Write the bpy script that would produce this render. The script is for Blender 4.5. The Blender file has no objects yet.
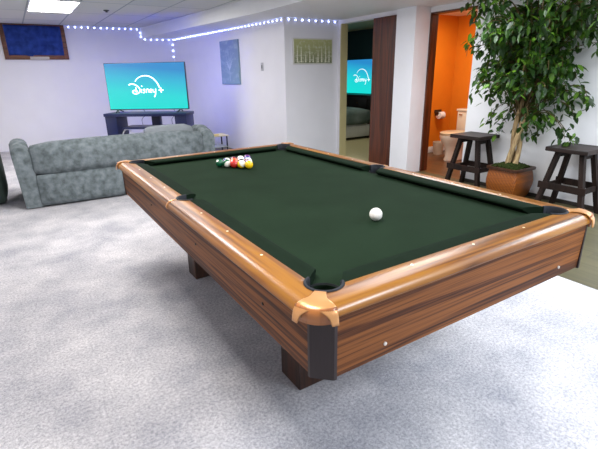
import bpy, bmesh, math, random
from mathutils import Vector, Matrix
R = math.radians
PI = math.pi
S = bpy.context.scene
COL = S.collection

# ------------------------------------------------------------------ helpers
def lin(c):
    return tuple(((x/255)/12.92 if x/255 <= .04045 else ((x/255+.055)/1.055)**2.4) for x in c)

MATS = {}
def mat(name, rgb, rough=.5, spec=.5, metal=0., var=.06, scale=8., bump=0., bscale=200., emit=None, estr=0., rgb2=None, stretch=(1, 1, 1), detail=3., coat=0.):
    """procedural surface: base colour broken up by noise, optional fine bump"""
    if name in MATS: return MATS[name]
    m = bpy.data.materials.new(name); m.use_nodes = True
    nt = m.node_tree; b = nt.nodes['Principled BSDF']
    b.inputs['Roughness'].default_value = rough
    b.inputs['Specular IOR Level'].default_value = spec
    b.inputs['Metallic'].default_value = metal
    b.inputs['Coat Weight'].default_value = coat
    b.inputs['Coat Roughness'].default_value = .12
    c1 = lin(rgb)
    c2 = lin(rgb2) if rgb2 else tuple(min(1, v*(1+var)) for v in c1)
    if not rgb2: c1 = tuple(v*(1-var) for v in c1)
    tc = nt.nodes.new('ShaderNodeTexCoord')
    mp = nt.nodes.new('ShaderNodeMapping'); mp.inputs['Scale'].default_value = stretch
    nt.links.new(tc.outputs['Object'], mp.inputs[0])
    nz = nt.nodes.new('ShaderNodeTexNoise'); nz.inputs['Scale'].default_value = scale; nz.inputs['Detail'].default_value = detail
    nt.links.new(mp.outputs[0], nz.inputs[0])
    rp = nt.nodes.new('ShaderNodeValToRGB')
    rp.color_ramp.elements[0].position = .33; rp.color_ramp.elements[0].color = (*c1, 1)
    rp.color_ramp.elements[1].position = .67; rp.color_ramp.elements[1].color = (*c2, 1)
    nt.links.new(nz.outputs['Fac'], rp.inputs[0])
    nt.links.new(rp.outputs[0], b.inputs['Base Color'])
    if bump:
        n2 = nt.nodes.new('ShaderNodeTexNoise'); n2.inputs['Scale'].default_value = bscale; n2.inputs['Detail'].default_value = 2
        nt.links.new(mp.outputs[0], n2.inputs[0])
        bp = nt.nodes.new('ShaderNodeBump'); bp.inputs['Strength'].default_value = bump; bp.inputs['Distance'].default_value = .01
        nt.links.new(n2.outputs['Fac'], bp.inputs['Height']); nt.links.new(bp.outputs[0], b.inputs['Normal'])
    if emit:
        b.inputs['Emission Color'].default_value = (*lin(emit), 1); b.inputs['Emission Strength'].default_value = estr
    MATS[name] = m
    return m

def wood(name, dark, light, axis, rough=.35, coat=.3, freq=1., mid=None, spec=.5):
    """laminate with long grain streaks and cathedral figures running along one axis"""
    if name in MATS: return MATS[name]
    m = bpy.data.materials.new(name); m.use_nodes = True
    nt = m.node_tree; b = nt.nodes['Principled BSDF']
    b.inputs['Roughness'].default_value = rough
    b.inputs['Coat Weight'].default_value = coat; b.inputs['Coat Roughness'].default_value = .2; b.inputs['Specular IOR Level'].default_value = spec
    tc = nt.nodes.new('ShaderNodeTexCoord')
    def nz(sc, along, detail, dist):
        mp = nt.nodes.new('ShaderNodeMapping')
        s = [sc*freq]*3; s[axis] = along
        mp.inputs['Scale'].default_value = s
        nt.links.new(tc.outputs['Object'], mp.inputs[0])
        n = nt.nodes.new('ShaderNodeTexNoise'); n.inputs['Scale'].default_value = 1; n.inputs['Detail'].default_value = detail
        n.inputs['Distortion'].default_value = dist
        nt.links.new(mp.outputs[0], n.inputs[0]); return n
    a = nz(11, .7, 3, .5); f = nz(70, 1.6, 3, .2)
    mul = nt.nodes.new('ShaderNodeMath'); mul.operation = 'MULTIPLY'; mul.inputs[1].default_value = 7.
    nt.links.new(a.outputs['Fac'], mul.inputs[0])
    fr = nt.nodes.new('ShaderNodeMath'); fr.operation = 'PINGPONG'; fr.inputs[1].default_value = 1.
    nt.links.new(mul.outputs[0], fr.inputs[0])
    mix = nt.nodes.new('ShaderNodeMath'); mix.operation = 'MULTIPLY_ADD'; mix.inputs[1].default_value = .36
    nt.links.new(fr.outputs[0], mix.inputs[0])
    h = nt.nodes.new('ShaderNodeMath'); h.operation = 'MULTIPLY'; h.inputs[1].default_value = .80
    nt.links.new(f.outputs['Fac'], h.inputs[0]); nt.links.new(h.outputs[0], mix.inputs[2])
    rp = nt.nodes.new('ShaderNodeValToRGB')
    e = rp.color_ramp.elements
    e[0].position = .3; e[0].color = (*lin(dark), 1); e[1].position = .74; e[1].color = (*lin(light), 1)
    if mid:
        q = e.new(.48); q.color = (*lin(mid), 1)
    nt.links.new(mix.outputs[0], rp.inputs[0]); nt.links.new(rp.outputs[0], b.inputs['Base Color'])
    MATS[name] = m
    return m

def props(o, label=None, cat=None, group=None, kind=None):
    if label: o['label'] = label
    if cat: o['category'] = cat
    if group: o['group'] = group
    if kind: o['kind'] = kind
    return o

def obj(name, bm, m, parent=None, smooth=40, label=None, off=None):
    """link a bmesh as ONE mesh object (mesh given in the parent's local space)"""
    bmesh.ops.recalc_face_normals(bm, faces=bm.faces)
    if off is not None: bmesh.ops.translate(bm, verts=bm.verts, vec=-Vector(off))
    me = bpy.data.meshes.new(name); bm.to_mesh(me); bm.free()
    if smooth:
        for p in me.polygons: p.use_smooth = True
        me.set_sharp_from_angle(angle=R(smooth))
    for q in (m if isinstance(m, (list, tuple)) else [m]): me.materials.append(q)
    o = bpy.data.objects.new(name, me); COL.objects.link(o)
    if parent: o.parent = parent
    if label: o['label'] = label
    return o

def thing(name, label, cat, loc=(0, 0, 0), rz=0, group=None):
    o = bpy.data.objects.new(name, None); COL.objects.link(o)
    o.empty_display_size = .1
    o.location = loc; o.rotation_euler = (0, 0, rz)
    return props(o, label, cat, group)

def solo(name, bm, m, label, cat, loc, rz=0, group=None, smooth=40):
    """a thing that is one mesh: bm in world space when rz = 0"""
    o = obj(name, bm, m, None, smooth, off=loc)
    o.location = loc
    return props(o, label, cat, group)

def struct(name, bm, m, parent=None, smooth=0):
    o = obj(name, bm, m, parent, smooth)
    if not parent: o['kind'] = 'structure'
    return o

def box(bm, x0, x1, y0, y1, z0, z1, r=0, seg=3, rot=None, mi=0):
    g = bmesh.ops.create_cube(bm, size=1)
    vs = g['verts']
    for v in vs:
        v.co = Vector(((x0+x1)/2+v.co.x*(x1-x0), (y0+y1)/2+v.co.y*(y1-y0), (z0+z1)/2+v.co.z*(z1-z0)))
    if r:
        es = list({e for v in vs for e in v.link_edges})
        q = bmesh.ops.bevel(bm, geom=es, offset=r, segments=seg, profile=.5, affect='EDGES', clamp_overlap=True)
        vs = list(set(q['verts']) | {v for v in vs if v.is_valid})
    if mi:
        for f in {f for v in vs for f in v.link_faces}: f.material_index = mi
    if rot is not None: bmesh.ops.transform(bm, matrix=rot, verts=vs)
    return vs

def B(*a, **k):
    bm = bmesh.new(); box(bm, *a, **k); return bm

def loft(bm, loops, cap0=True, cap1=True, closed=True):
    """skin a list of equal-length vertex loops"""
    rows = [[bm.verts.new(p) for p in L] for L in loops]
    n = len(rows[0])
    for a, b in zip(rows, rows[1:]):
        for i in range(n if closed else n-1):
            j = (i+1) % n
            bm.faces.new((a[i], a[j], b[j], b[i]))
    if closed and cap0: bm.faces.new(rows[0][::-1])
    if closed and cap1: bm.faces.new(rows[-1])
    return rows

def lathe(bm, prof, c=(0, 0, 0), n=24, axis='z', cap0=True, cap1=True):
    loops = []
    for r, h in prof:
        L = []
        for i in range(n):
            a = 2*PI*i/n
            p = (r*math.cos(a), r*math.sin(a), h)
            if axis == 'x': p = (h, p[0], p[1])
            if axis == 'y': p = (p[1], h, p[0])
            L.append((p[0]+c[0], p[1]+c[1], p[2]+c[2]))
        loops.append(L)
    return loft(bm, loops, cap0, cap1)

def tube(bm, pts, rad, n=8):
    pts = [Vector(p) for p in pts]
    if not isinstance(rad, (list, tuple)): rad = [rad]*len(pts)
    t0 = (pts[1]-pts[0]).normalized()
    ref = Vector((0, 0, 1)) if abs(t0.z) < .9 else Vector((1, 0, 0))
    nx = t0.cross(ref).normalized()
    loops = []
    for i, p in enumerate(pts):
        t = (pts[min(i+1, len(pts)-1)]-pts[max(i-1, 0)]).normalized()
        nx = (nx-t*nx.dot(t)).normalized(); ny = t.cross(nx)
        loops.append([p+(nx*math.cos(2*PI*k/n)+ny*math.sin(2*PI*k/n))*rad[i] for k in range(n)])
    loft(bm, loops)

def bar(bm, a, b, w, d, up=(0, 0, 1)):
    """rectangular bar from a to b: w across, d along 'up' side"""
    a, b = Vector(a), Vector(b); t = (b-a).normalized(); u = Vector(up)
    s = t.cross(u).normalized(); u = s.cross(t)
    L = lambda p: [p+s*w/2+u*d/2, p-s*w/2+u*d/2, p-s*w/2-u*d/2, p+s*w/2-u*d/2]
    loft(bm, [L(a), L(b)])

def smoothline(P, k=5):
    P = [Vector(p) for p in P]; out = []
    for i in range(len(P)-1):
        p0, p1, p2, p3 = P[max(i-1, 0)], P[i], P[i+1], P[min(i+2, len(P)-1)]
        for j in range(k):
            t = j/k
            out.append(.5*((2*p1)+(p2-p0)*t+(2*p0-5*p1+4*p2-p3)*t*t+(3*p1-p0-3*p2+p3)*t**3))
    out.append(P[-1]); return out

def solid(o, t):
    md = o.modifiers.new('thick', 'SOLIDIFY'); md.thickness = t; md.offset = 0
    return o

def light(name, loc, sx, sy, power, col=(1, 1, 1), rot=(0, 0, 0), spread=None):
    l = bpy.data.lights.new(name, 'AREA'); l.shape = 'RECTANGLE'; l.size = sx; l.size_y = sy
    l.energy = power; l.color = col
    if spread: l.spread = R(spread)
    o = bpy.data.objects.new(name, l); COL.objects.link(o); o.location = loc; o.rotation_euler = rot
    return o

# ------------------------------------------------------------------ camera
CP = (-0.6607612, -0.9256723, 1.3578396); YAW, PITCH, ROLL, FPX = 1.0121120, -0.3360815, -0.0188165, 432.835
fw = Vector((math.cos(PITCH)*math.cos(YAW), math.cos(PITCH)*math.sin(YAW), math.sin(PITCH)))
rt = Vector((math.sin(YAW), -math.cos(YAW), 0)); up = rt.cross(fw)
c_, s_ = math.cos(ROLL), math.sin(ROLL)
rt, up = rt*c_+up*s_, up*c_-rt*s_
cd = bpy.data.cameras.new('camera'); cam = bpy.data.objects.new('camera', cd); COL.objects.link(cam)
cam.matrix_world = Matrix(((rt.x, up.x, -fw.x, CP[0]), (rt.y, up.y, -fw.y, CP[1]), (rt.z, up.z, -fw.z, CP[2]), (0, 0, 0, 1)))
cd.sensor_width = 36; cd.lens = FPX/598*36; cd.clip_start = .02
S.camera = cam

# ------------------------------------------------------------------ room
CEIL, SOF = 2.33, 2.13
YB = 9.4; XR = 4.085; XB = 3.87
m_wall = mat('wall_paint', (226, 225, 230), .6, .3, var=.015, scale=3)
m_white = mat('white_paint', (232, 232, 234), .5, .3, var=.01)
m_pillar = mat('pillar_paint', (232, 232, 236), .5, .3, var=.01)

def carpet_mat():
    m = bpy.data.materials.new('carpet'); m.use_nodes = True; nt = m.node_tree; b = nt.nodes['Principled BSDF']
    b.inputs['Roughness'].default_value = .95; b.inputs['Specular IOR Level'].default_value = .05
    tc = nt.nodes.new('ShaderNodeTexCoord')
    def nz(s, d):
        n = nt.nodes.new('ShaderNodeTexNoise'); n.inputs['Scale'].default_value = s; n.inputs['Detail'].default_value = d
        nt.links.new(tc.outputs['Object'], n.inputs[0]); return n
    def ramp(src, a, p, c, q):
        r = nt.nodes.new('ShaderNodeValToRGB'); e = r.color_ramp.elements
        e[0].position = p; e[0].color = (*lin(a), 1); e[1].position = q; e[1].color = (*lin(c), 1)
        nt.links.new(src.outputs['Fac'], r.inputs[0]); return r
    bn = nz(2.6, 6); bn.inputs['Roughness'].default_value = .6
    big = ramp(bn, (188, 187, 192), .34, (232, 228, 228), .66)     # brushed pile
    fn = nz(75, 8); fn.inputs['Roughness'].default_value = .85
    fine = ramp(fn, (140, 141, 147), .36, (255, 255, 255), .62)     # tufts
    mx = nt.nodes.new('ShaderNodeMix'); mx.data_type = 'RGBA'; mx.blend_type = 'MULTIPLY'; mx.inputs[0].default_value = .85
    nt.links.new(big.outputs[0], mx.inputs[6]); nt.links.new(fine.outputs[0], mx.inputs[7])
    nt.links.new(mx.outputs[2], b.inputs['Base Color'])
    bp = nt.nodes.new('ShaderNodeBump'); bp.inputs['Strength'].default_value = .3; bp.inputs['Distance'].default_value = .01
    n = nz(150, 6); nt.links.new(n.outputs['Fac'], bp.inputs['Height']); nt.links.new(bp.outputs[0], b.inputs['Normal'])
    return m
m_carpet = carpet_mat()

def plank_mat(name, dark, light, rough):
    m = bpy.data.materials.new(name); m.use_nodes = True; nt = m.node_tree; b = nt.nodes['Principled BSDF']
    b.inputs['Roughness'].default_value = rough
    tc = nt.nodes.new('ShaderNodeTexCoord')
    mp = nt.nodes.new('ShaderNodeMapping'); mp.inputs['Rotation'].default_value = (0, 0, R(90))
    nt.links.new(tc.outputs['Object'], mp.inputs[0])
    br = nt.nodes.new('ShaderNodeTexBrick'); br.inputs['Scale'].default_value = 1; br.inputs['Brick Width'].default_value = 1.2
    br.inputs['Row Height'].default_value = .14; br.inputs['Mortar Size'].default_value = .003; br.offset = .4
    br.inputs['Color1'].default_value = (.25, .25, .25, 1); br.inputs['Color2'].default_value = (.8, .8, .8, 1); br.inputs['Mortar'].default_value = (0, 0, 0, 1)
    nt.links.new(mp.outputs[0], br.inputs[0])
    m2 = nt.nodes.new('ShaderNodeMapping'); m2.inputs['Scale'].default_value = (28, 1.6, 1)
    nt.links.new(tc.outputs['Object'], m2.inputs[0])
    n = nt.nodes.new('ShaderNodeTexNoise'); n.inputs['Scale'].default_value = 1; n.inputs['Detail'].default_value = 4
    nt.links.new(m2.outputs[0], n.inputs[0])
    a = nt.nodes.new('ShaderNodeMix'); a.data_type = 'RGBA'; a.inputs[0].default_value = .5
    nt.links.new(br.outputs[0], a.inputs[6]); nt.links.new(n.outputs['Fac'], a.inputs[7])
    r = nt.nodes.new('ShaderNodeValToRGB'); e = r.color_ramp.elements
    e[0].position = .12; e[0].color = (*lin(dark), 1); e[1].position = .75; e[1].color = (*lin(light), 1)
    nt.links.new(a.outputs[2], r.inputs[0]); nt.links.new(r.outputs[0], b.inputs['Base Color'])
    return m
m_plank = plank_mat('dark_plank', (52, 50, 34), (96, 90, 62), .4)
m_bathplank = plank_mat('bath_plank', (46, 30, 16), (112, 78, 44), .35)

def ceil_mat():
    m = bpy.data.materials.new('ceiling_tile'); m.use_nodes = True; nt = m.node_tree; b = nt.nodes['Principled BSDF']
    b.inputs['Roughness'].default_value = .9; b.inputs['Specular IOR Level'].default_value = .1
    tc = nt.nodes.new('ShaderNodeTexCoord')
    mp = nt.nodes.new('ShaderNodeMapping'); mp.inputs['Location'].default_value = (.26, -6.18, 0)
    nt.links.new(tc.outputs['Object'], mp.inputs[0])
    br = nt.nodes.new('ShaderNodeTexBrick'); br.inputs['Scale'].default_value = 1; br.inputs['Brick Width'].default_value = .61
    br.inputs['Row Height'].default_value = 1.22; br.inputs['Mortar Size'].default_value = .012; br.offset = 0
    br.inputs['Color1'].default_value = (*lin((205, 203, 200)), 1); br.inputs['Color2'].default_value = (*lin((192, 194, 196)), 1)
    br.inputs['Mortar'].default_value = (*lin((150, 156, 160)), 1)
    nt.links.new(mp.outputs[0], br.inputs[0]); nt.links.new(br.outputs[0], b.inputs['Base Color'])
    return m

struct('floor', B(-2.5, 2.29, -3.2, YB+.1, -.1, 0), m_carpet)
struct('floor_planks', B(2.29, XR+.02, -3.2, 9.6, -.1, -.006), m_plank)
struct('floor_bathroom', B(XR+.02, 6.1, 2.3, 4.4, -.1, -.004), m_bathplank)
struct('ceiling', B(-2.5, 2.3, -3.2, YB+.1, CEIL, CEIL+.1), ceil_mat())
bm = bmesh.new()
bk = [(2.30, -3.2), (4.2, -3.2), (4.2, 3.5), (3.95, 3.5), (3.95, YB+.1), (1.89, YB+.1), (2.30, 4.8)]
loft(bm, [[(x, y, z) for x, y in bk] for z in (SOF, CEIL+.1)])
struct('ceiling_bulkhead', bm, mat('bulkhead_paint', (220, 221, 222), .55, .3, var=.01))
struct('wall_back', B(-2.5, 3.0, YB, YB+.1, 0, CEIL), m_wall)
struct('wall_left', B(-2.6, -2.5, -3.2, YB+.1, 0, CEIL), m_wall)
# alcove wall, slightly out of square, and the short wall that returns from it
bm = bmesh.new()
A, E_ = Vector((2.88, 5.05, 0)), Vector((2.565, YB, 0)); nrm = Vector(((E_-A).y, -(E_-A).x, 0)).normalized()
loft(bm, [[A, E_, E_+nrm*.5, A+nrm*.1], [p+Vector((0, 0, SOF)) for p in (A, E_, E_+nrm*.5, A+nrm*.1)]])
struct('wall_alcove', bm, m_wall)
struct('wall_return', B(2.88, XB+.12, 5.05, 5.15, 0, SOF), m_wall)
bm = bmesh.new(); box(bm, XB, XB+.12, 3.70, 5.05, 2.075, SOF+.15); box(bm, XB, XB+.12, 4.985, 5.05, 0, 2.075)
struct('wall_bedroom_front', bm, m_wall)
struct('trim_1', B(XB+.002, XB+.13, 4.965, 4.985, 0, 2.075), mat('jamb_paint', (190, 178, 130), .5, var=.02))
struct('wall_pillar', B(3.815, XR, 3.36, 3.70, -.006, SOF), m_pillar)
bm = bmesh.new(); box(bm, XR, XR+.12, -3.2, 2.66, -.006, SOF); box(bm, XR, XR+.12, 2.66, 3.36, 2.065, SOF); box(bm, XR, XR+.12, 3.36, 4.3, -.006, SOF)
struct('wall_right', bm, m_white)
struct('baseboard_right', B(XR-.012, XR, -3.2, 2.64, -.006, .035), mat('dark_base', (40, 34, 28), .5))
# bathroom doorway lining
m_dbrown = wood('door_brown', (46, 20, 10), (96, 46, 22), 2, .4, .1)
bm = bmesh.new(); box(bm, XR-.004, XR+.12, 3.335, 3.36, 0, 2.065); box(bm, XR-.004, XR+.12, 2.66, 3.335, 2.045, 2.065)
struct('trim_2', bm, m_dbrown)
# bathroom shell
m_orange = mat('orange_paint', (214, 122, 26), .55, .3, var=.03, scale=4)
struct('wall_bathroom_left', B(XR+.12, 5.95, 4.3, 4.36, 0, 2.2), m_orange)
struct('wall_bathroom_back', B(5.8, 5.9, 2.3, 4.36, 0, 2.2), m_orange)
struct('wall_bathroom_right', B(XR+.12, 6.0, 2.2, 2.3, 0, 2.2), m_orange)
struct('ceiling_bathroom', B(XR+.12, 6.0, 2.3, 4.36, 2.2, 2.25), m_white)
bm = bmesh.new(); box(bm, XR+.12, 5.8, 4.285, 4.3, 0, .1); box(bm, 5.785, 5.8, 2.3, 4.285, 0, .1)
struct('baseboard_bathroom', bm, m_white)
# bedroom shell
m_teal = mat('teal_paint', (38, 66, 72), .6, .3, var=.03)
m_beige = mat('beige_ceiling', (200, 190, 150), .7, .2, var=.02)
struct('floor_bedroom', B(XR, 6.4, 4.4, 8.6, -.1, .0), mat('beige_carpet', (186, 178, 140), .95, .05, var=.08, scale=120))
struct('floor_threshold', B(XB, XR, 3.7, 5.15, -.1, .0), MATS['beige_carpet'])
struct('wall_bedroom_back', B(6.3, 6.4, 4.4, 8.6, 0, 2.26), m_teal)
struct('wall_bedroom_left', B(XB+.12, 6.4, 8.5, 8.6, 0, 2.26), m_teal)
struct('wall_bedroom_right', B(XB+.2, 6.3, 4.36, 4.42, 0, 2.26), m_teal)
struct('ceiling_bedroom', B(XB+.12, 6.4, 4.4, 8.6, 2.26, 2.3), m_beige)
# dark brown sliding door of the bedroom
d = props(obj('door_1', B(XB-.01, XB+.03, 3.70, 4.205, .004, 2.072), m_dbrown), None, None, None, 'structure')

# basement window at the top of the back wall
m_frame = wood('window_wood', (66, 34, 18), (112, 66, 40), 0, .5, .05)
WX0, WX1, WZ0, WZ1 = -.66, .425, 1.70, 2.325
w = thing('window_1', None, None, ((WX0+WX1)/2, YB, WZ0)); w['kind'] = 'structure'
bm = bmesh.new(); fwid = .075
for a in ((WX0, WX0+fwid, WZ0, WZ1), (WX1-fwid, WX1, WZ0, WZ1), (WX0+fwid, WX1-fwid, WZ0, WZ0+fwid), (WX0+fwid, WX1-fwid, WZ1-.02, WZ1)):
    box(bm, a[0], a[1], YB-.045, YB+.01, a[2], a[3], .004, 2)
obj('window_frame', bm, m_frame, w, off=w.location)
obj('window_glass', B(WX0+fwid, WX1-fwid, YB-.006, YB-.002, WZ0+fwid, WZ1-.02), mat('dark_glass', (18, 24, 44), .08), w, off=w.location)
bm = B(-.25, .075, YB-.06, YB-.045, WZ0-.005, WZ0+.05, .004)
obj('window_latch', bm, mat('pale_plastic', (176, 170, 166), .4), w, off=w.location, label='pale grey plate on the sill of the window frame')
# blue cloth hung inside the frame
bm = bmesh.new(); nx, nz = 46, 16; rnd = random.Random(4)
x0, x1 = WX0+fwid-.004, WX1-fwid+.004; g = []
for j in range(nz+1):
    v = j/nz; row = []
    for i in range(nx+1):
        u = i/nx
        fold = .016*math.sin(u*27+3*v)*(.4+.6*v)+.022*math.sin((u-.25*v)*12+.7)
        sag = .02*math.sin(PI*u)*(1-v)
        row.append(bm.verts.new((x0+u*(x1-x0), YB-.032+fold*.6, WZ0+fwid-.012+v*(WZ1-WZ0-fwid-.012)+(1-v)*.012*math.sin(u*9)-0*sag)))
    g.append(row)
for j in range(nz):
    for i in range(nx): bm.faces.new((g[j][i], g[j][i+1], g[j+1][i+1], g[j+1][i]))
o = solo('curtain', bm, mat('navy_cloth', (42, 64, 132), .85, .1, var=.3, scale=9), 'dark blue cloth hung across the small high basement window', 'curtain', ((x0+x1)/2, YB-.03, WZ0+fwid), smooth=180)
md = o.modifiers.new('thick', 'SOLIDIFY'); md.thickness = .003

# ceiling light panel
cl = thing('ceiling_light', 'bright rectangular ceiling light panel above the high window side', 'ceiling light', (.055, 6.79, CEIL))
bm = bmesh.new()
for a in ((-.305, -.285, -.61, .61), (.285, .305, -.61, .61), (-.285, .285, -.61, -.59), (-.285, .285, .59, .61)): box(bm, *a, -.012, 0)
obj('frame', bm, m_white, cl)
obj('diffuser', B(-.285, .285, -.59, .59, -.006, 0), mat('light_panel', (250, 248, 250), .5, emit=(255, 250, 250), estr=26.), cl)
bm = bmesh.new(); lathe(bm, [(.045, 0), (.045, -.008), (.02, -.02), (.012, -.03), (.02, -.034)], (.80, 6.9, CEIL), 16)
solo('sprinkler_head', bm, mat('dark_metal', (60, 60, 62), .4, metal=.5), 'small dark fitting on the ceiling near the light panel', 'ceiling fitting', (.80, 6.9, CEIL))
struct('trim_3', B(-2.5, 1.88, YB-.02, YB, CEIL-.014, CEIL), mat('angle_white', (215, 222, 235), .4))

# LED tape along the tops of the walls
m_led = mat('led_diode', (255, 255, 255), .4, emit=(165, 180, 255), estr=40.)
m_tape = mat('led_tape', (215, 220, 235), .4)
def led(label, p, q, nrm, step=.115):
    p, q, nrm = Vector(p), Vector(q), Vector(nrm); L = (q-p).length; t = (q-p)/L
    r = thing('led_strip', label, 'light strip', p, 0, 'led strips along the walls')
    bm = bmesh.new(); bar(bm, nrm*.002, t*L+nrm*.002, .012, .003, nrm); obj('tape', bm, m_tape, r, 0)
    n = max(2, int(L/step))
    for i in range(n):
        c = t*(L*(i+.5)/n)+nrm*.007
        bm = bmesh.new(); bar(bm, c-t*.005, c+t*.005, .010, .006, nrm); obj('diode', bm, m_led, r, 0)
    return r
led('glowing white LED strip across the back wall right of the window', (.45, YB, CEIL-.03), (1.88, YB, CEIL-.03), (0, -1, 0))
led('short vertical LED strip on the back wall beside the bulkhead edge', (1.88, YB, CEIL-.06), (1.88, YB, SOF-.01), (0, -1, 0), .09)
led('LED strip along the back wall under the bulkhead', (1.90, YB, SOF-.025), (2.54, YB, SOF-.025), (0, -1, 0))
led('vertical LED strip down the corner behind the large television', (2.55, YB-.003, SOF-.06), (2.55, YB-.003, 1.45), (0, -1, 0), .115)
td = (E_-A).normalized(); off_ = -nrm*.001
led('long LED strip above the blue tree picture', A+off_+Vector((0, 0, SOF-.025)), E_+off_-td*.01+Vector((0, 0, SOF-.025)), -nrm)
led('LED strip above the green meadow picture', (2.9, 5.049, SOF-.025), (XB-.01, 5.049, SOF-.025), (0, -1, 0))

# ------------------------------------------------------------------ pool table
W, L, H = 1.209, 2.29, .78
TO = Vector((W/2, L/2, 0))
pt = thing('pool_table', 'large wood-sided pool table with dark green cloth', 'pool table', TO)
wd = dict(spec=.35, dark=(78, 42, 8), mid=(122, 72, 16), light=(150, 98, 28))
rail_w = {0: wood('rail_short', axis=0, rough=.38, coat=.28, **wd), 1: wood('rail_long', axis=1, rough=.38, coat=.28, **wd)}
ad = dict(spec=.2, dark=(44, 20, 6), mid=(80, 42, 17), light=(132, 79, 36))
apr_w = {0: wood('apron_short', axis=0, rough=.55, coat=.03, freq=2.4, **ad), 1: wood('apron_long', axis=1, rough=.55, coat=.03, freq=2.4, **ad)}
m_cloth = mat('green_cloth', (27, 42, 28), .9, .05, var=.10, scale=5, bump=.15, bscale=900)
m_cush = mat('cushion_cloth_shaded', (18, 31, 20), .9, .06, var=.08, scale=14)  # same cloth as the bed, darkened to paint in the far cushions' shade
m_rub = mat('pocket_rubber', (26, 29, 36), .65, .3)
m_liner = mat('pocket_liner', (16, 20, 20), .8, .2)
m_post = mat('corner_trim', (44, 34, 34), .5, .4, var=.08, stretch=(40, 40, 2))
m_cap = mat('copper_cap', (206, 148, 92), .28, .6, metal=.35, var=.04)
m_capin = wood('cap_wood', (120, 66, 26), (170, 104, 48), 2, .4, .2)
m_sight = mat('sight', (240, 232, 205), .3)
m_leg = wood('leg_wood', (26, 16, 12), (70, 40, 24), 2, .5, .05)
m_screw_d = mat('screw_dark', (38, 28, 22), .4, metal=.4)
m_screw_l = mat('screw_light', (220, 214, 205), .3, metal=.3)
ZB = .745                                             # cloth level
CS = [(0, 0), (W, 0), (W, L), (0, L)]
SP = [(-.032, L/2), (W+.032, L/2)]
def arc(c, r, a0, a1, n=10): return [(c[0]+r*math.cos(R(a0+(a1-a0)*i/n)), c[1]+r*math.sin(R(a0+(a1-a0)*i/n))) for i in range(n+1)]
# slate bed under cloth, outline notched by the six pockets
pr, sr = .053, .058
out = arc((0, 0), pr, 90, 0)+arc((W, 0), pr, 180, 90)+arc(SP[1], sr, 270-28, 90+28)+arc((W, L), pr, 270, 180)+arc((0, L), pr, 0, -90)+arc(SP[0], sr, 90-28, -90+28)
bm = bmesh.new(); loft(bm, [[(x, y, ZB-.10) for x, y in out], [(x, y, ZB) for x, y in out]])
obj('bed_cloth', bm, m_cloth, pt, 30, off=TO)

def side_frame(P, Q, n):
    P, Q, n = Vector((*P, 0)), Vector((*Q, 0)), Vector((*n, 0)); t = (Q-P).normalized()
    return P, t, n, (Q-P).length
RAILS = [   # start, end, outward, mitre at start, mitre at end, grain axis
    ((0, 0), (W, 0), (0, -1), 1, 1, 0), ((0, L), (W, L), (0, 1), 1, 1, 0),
    ((0, 0), (0, L/2), (-1, 0), 1, 0, 1), ((0, L/2), (0, L), (-1, 0), 0, 1, 1),
    ((W, 0), (W, L/2), (1, 0), 1, 0, 1), ((W, L/2), (W, L), (1, 0), 0, 1, 1)]
TOPP = [(.027, .777), (.030, .779), (.06, .780), (.098, .779), (.112, .775), (.123, .767), (.129, .757), (.131, .750)]
BOTP = [(.131, .750), (.129, .745), (.124, .741), (.09, .740), (.027, .740)]
def zat(tab, o):
    tab = sorted(tab)
    if o <= tab[0][0]: return tab[0][1]
    for (a, za), (b, zb) in zip(tab, tab[1:]):
        if o <= b: return za+(zb-za)*(o-a)/(b-a)
    return tab[-1][1]
def rail_bm(P, t, n, ln, ends):
    """rail swept along its side; its inner edge is scooped out around the pockets"""
    def omin(s):
        o = .027
        for e, at in zip(ends, (0, ln)):
            q = s if at == 0 else ln-s
            if e == 'corner':
                if q < 0: o = max(o, -q)
                if abs(q) < .056: o = max(o, math.sqrt(.056**2-q*q))
            elif q < .050: o = max(o, .026+math.sqrt(.050**2-q*q))
        return min(o, .131)
    st = []
    for e, at in zip(ends, (0, ln)):
        lo = -.1024 if e == 'corner' else 0
        qs = [lo+(.068-lo)*k/26 for k in range(27)] + ([0.] if lo else [])
        st += [q if at == 0 else ln-q for q in qs]
    st = sorted(set(round(x, 5) for x in st+[ln*k/8 for k in range(1, 8)]))
    bm = bmesh.new(); rows = []
    for q in st:
        om = omin(q); L_ = []; e0 = q if ends[0] == 'corner' else 9; e1 = ln-q if ends[1] == 'corner' else 9
        mx_ = max(om, min(e0, e1)+.205)      # the corner is cut off square to the diagonal
        for o, z in TOPP: o2 = min(mx_, max(o, om)); L_.append((o2, zat(TOPP, max(o, om))))
        for o, z in BOTP[1:]: o2 = min(mx_, max(o, om)); L_.append((o2, zat(BOTP, max(o, om))))
        rows.append([P+t*q+n*o+Vector((0, 0, z)) for o, z in L_])
    loft(bm, rows)
    bmesh.ops.remove_doubles(bm, verts=bm.verts, dist=.00002)
    bmesh.ops.dissolve_degenerate(bm, dist=.00002, edges=bm.edges)
    return bm
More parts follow.
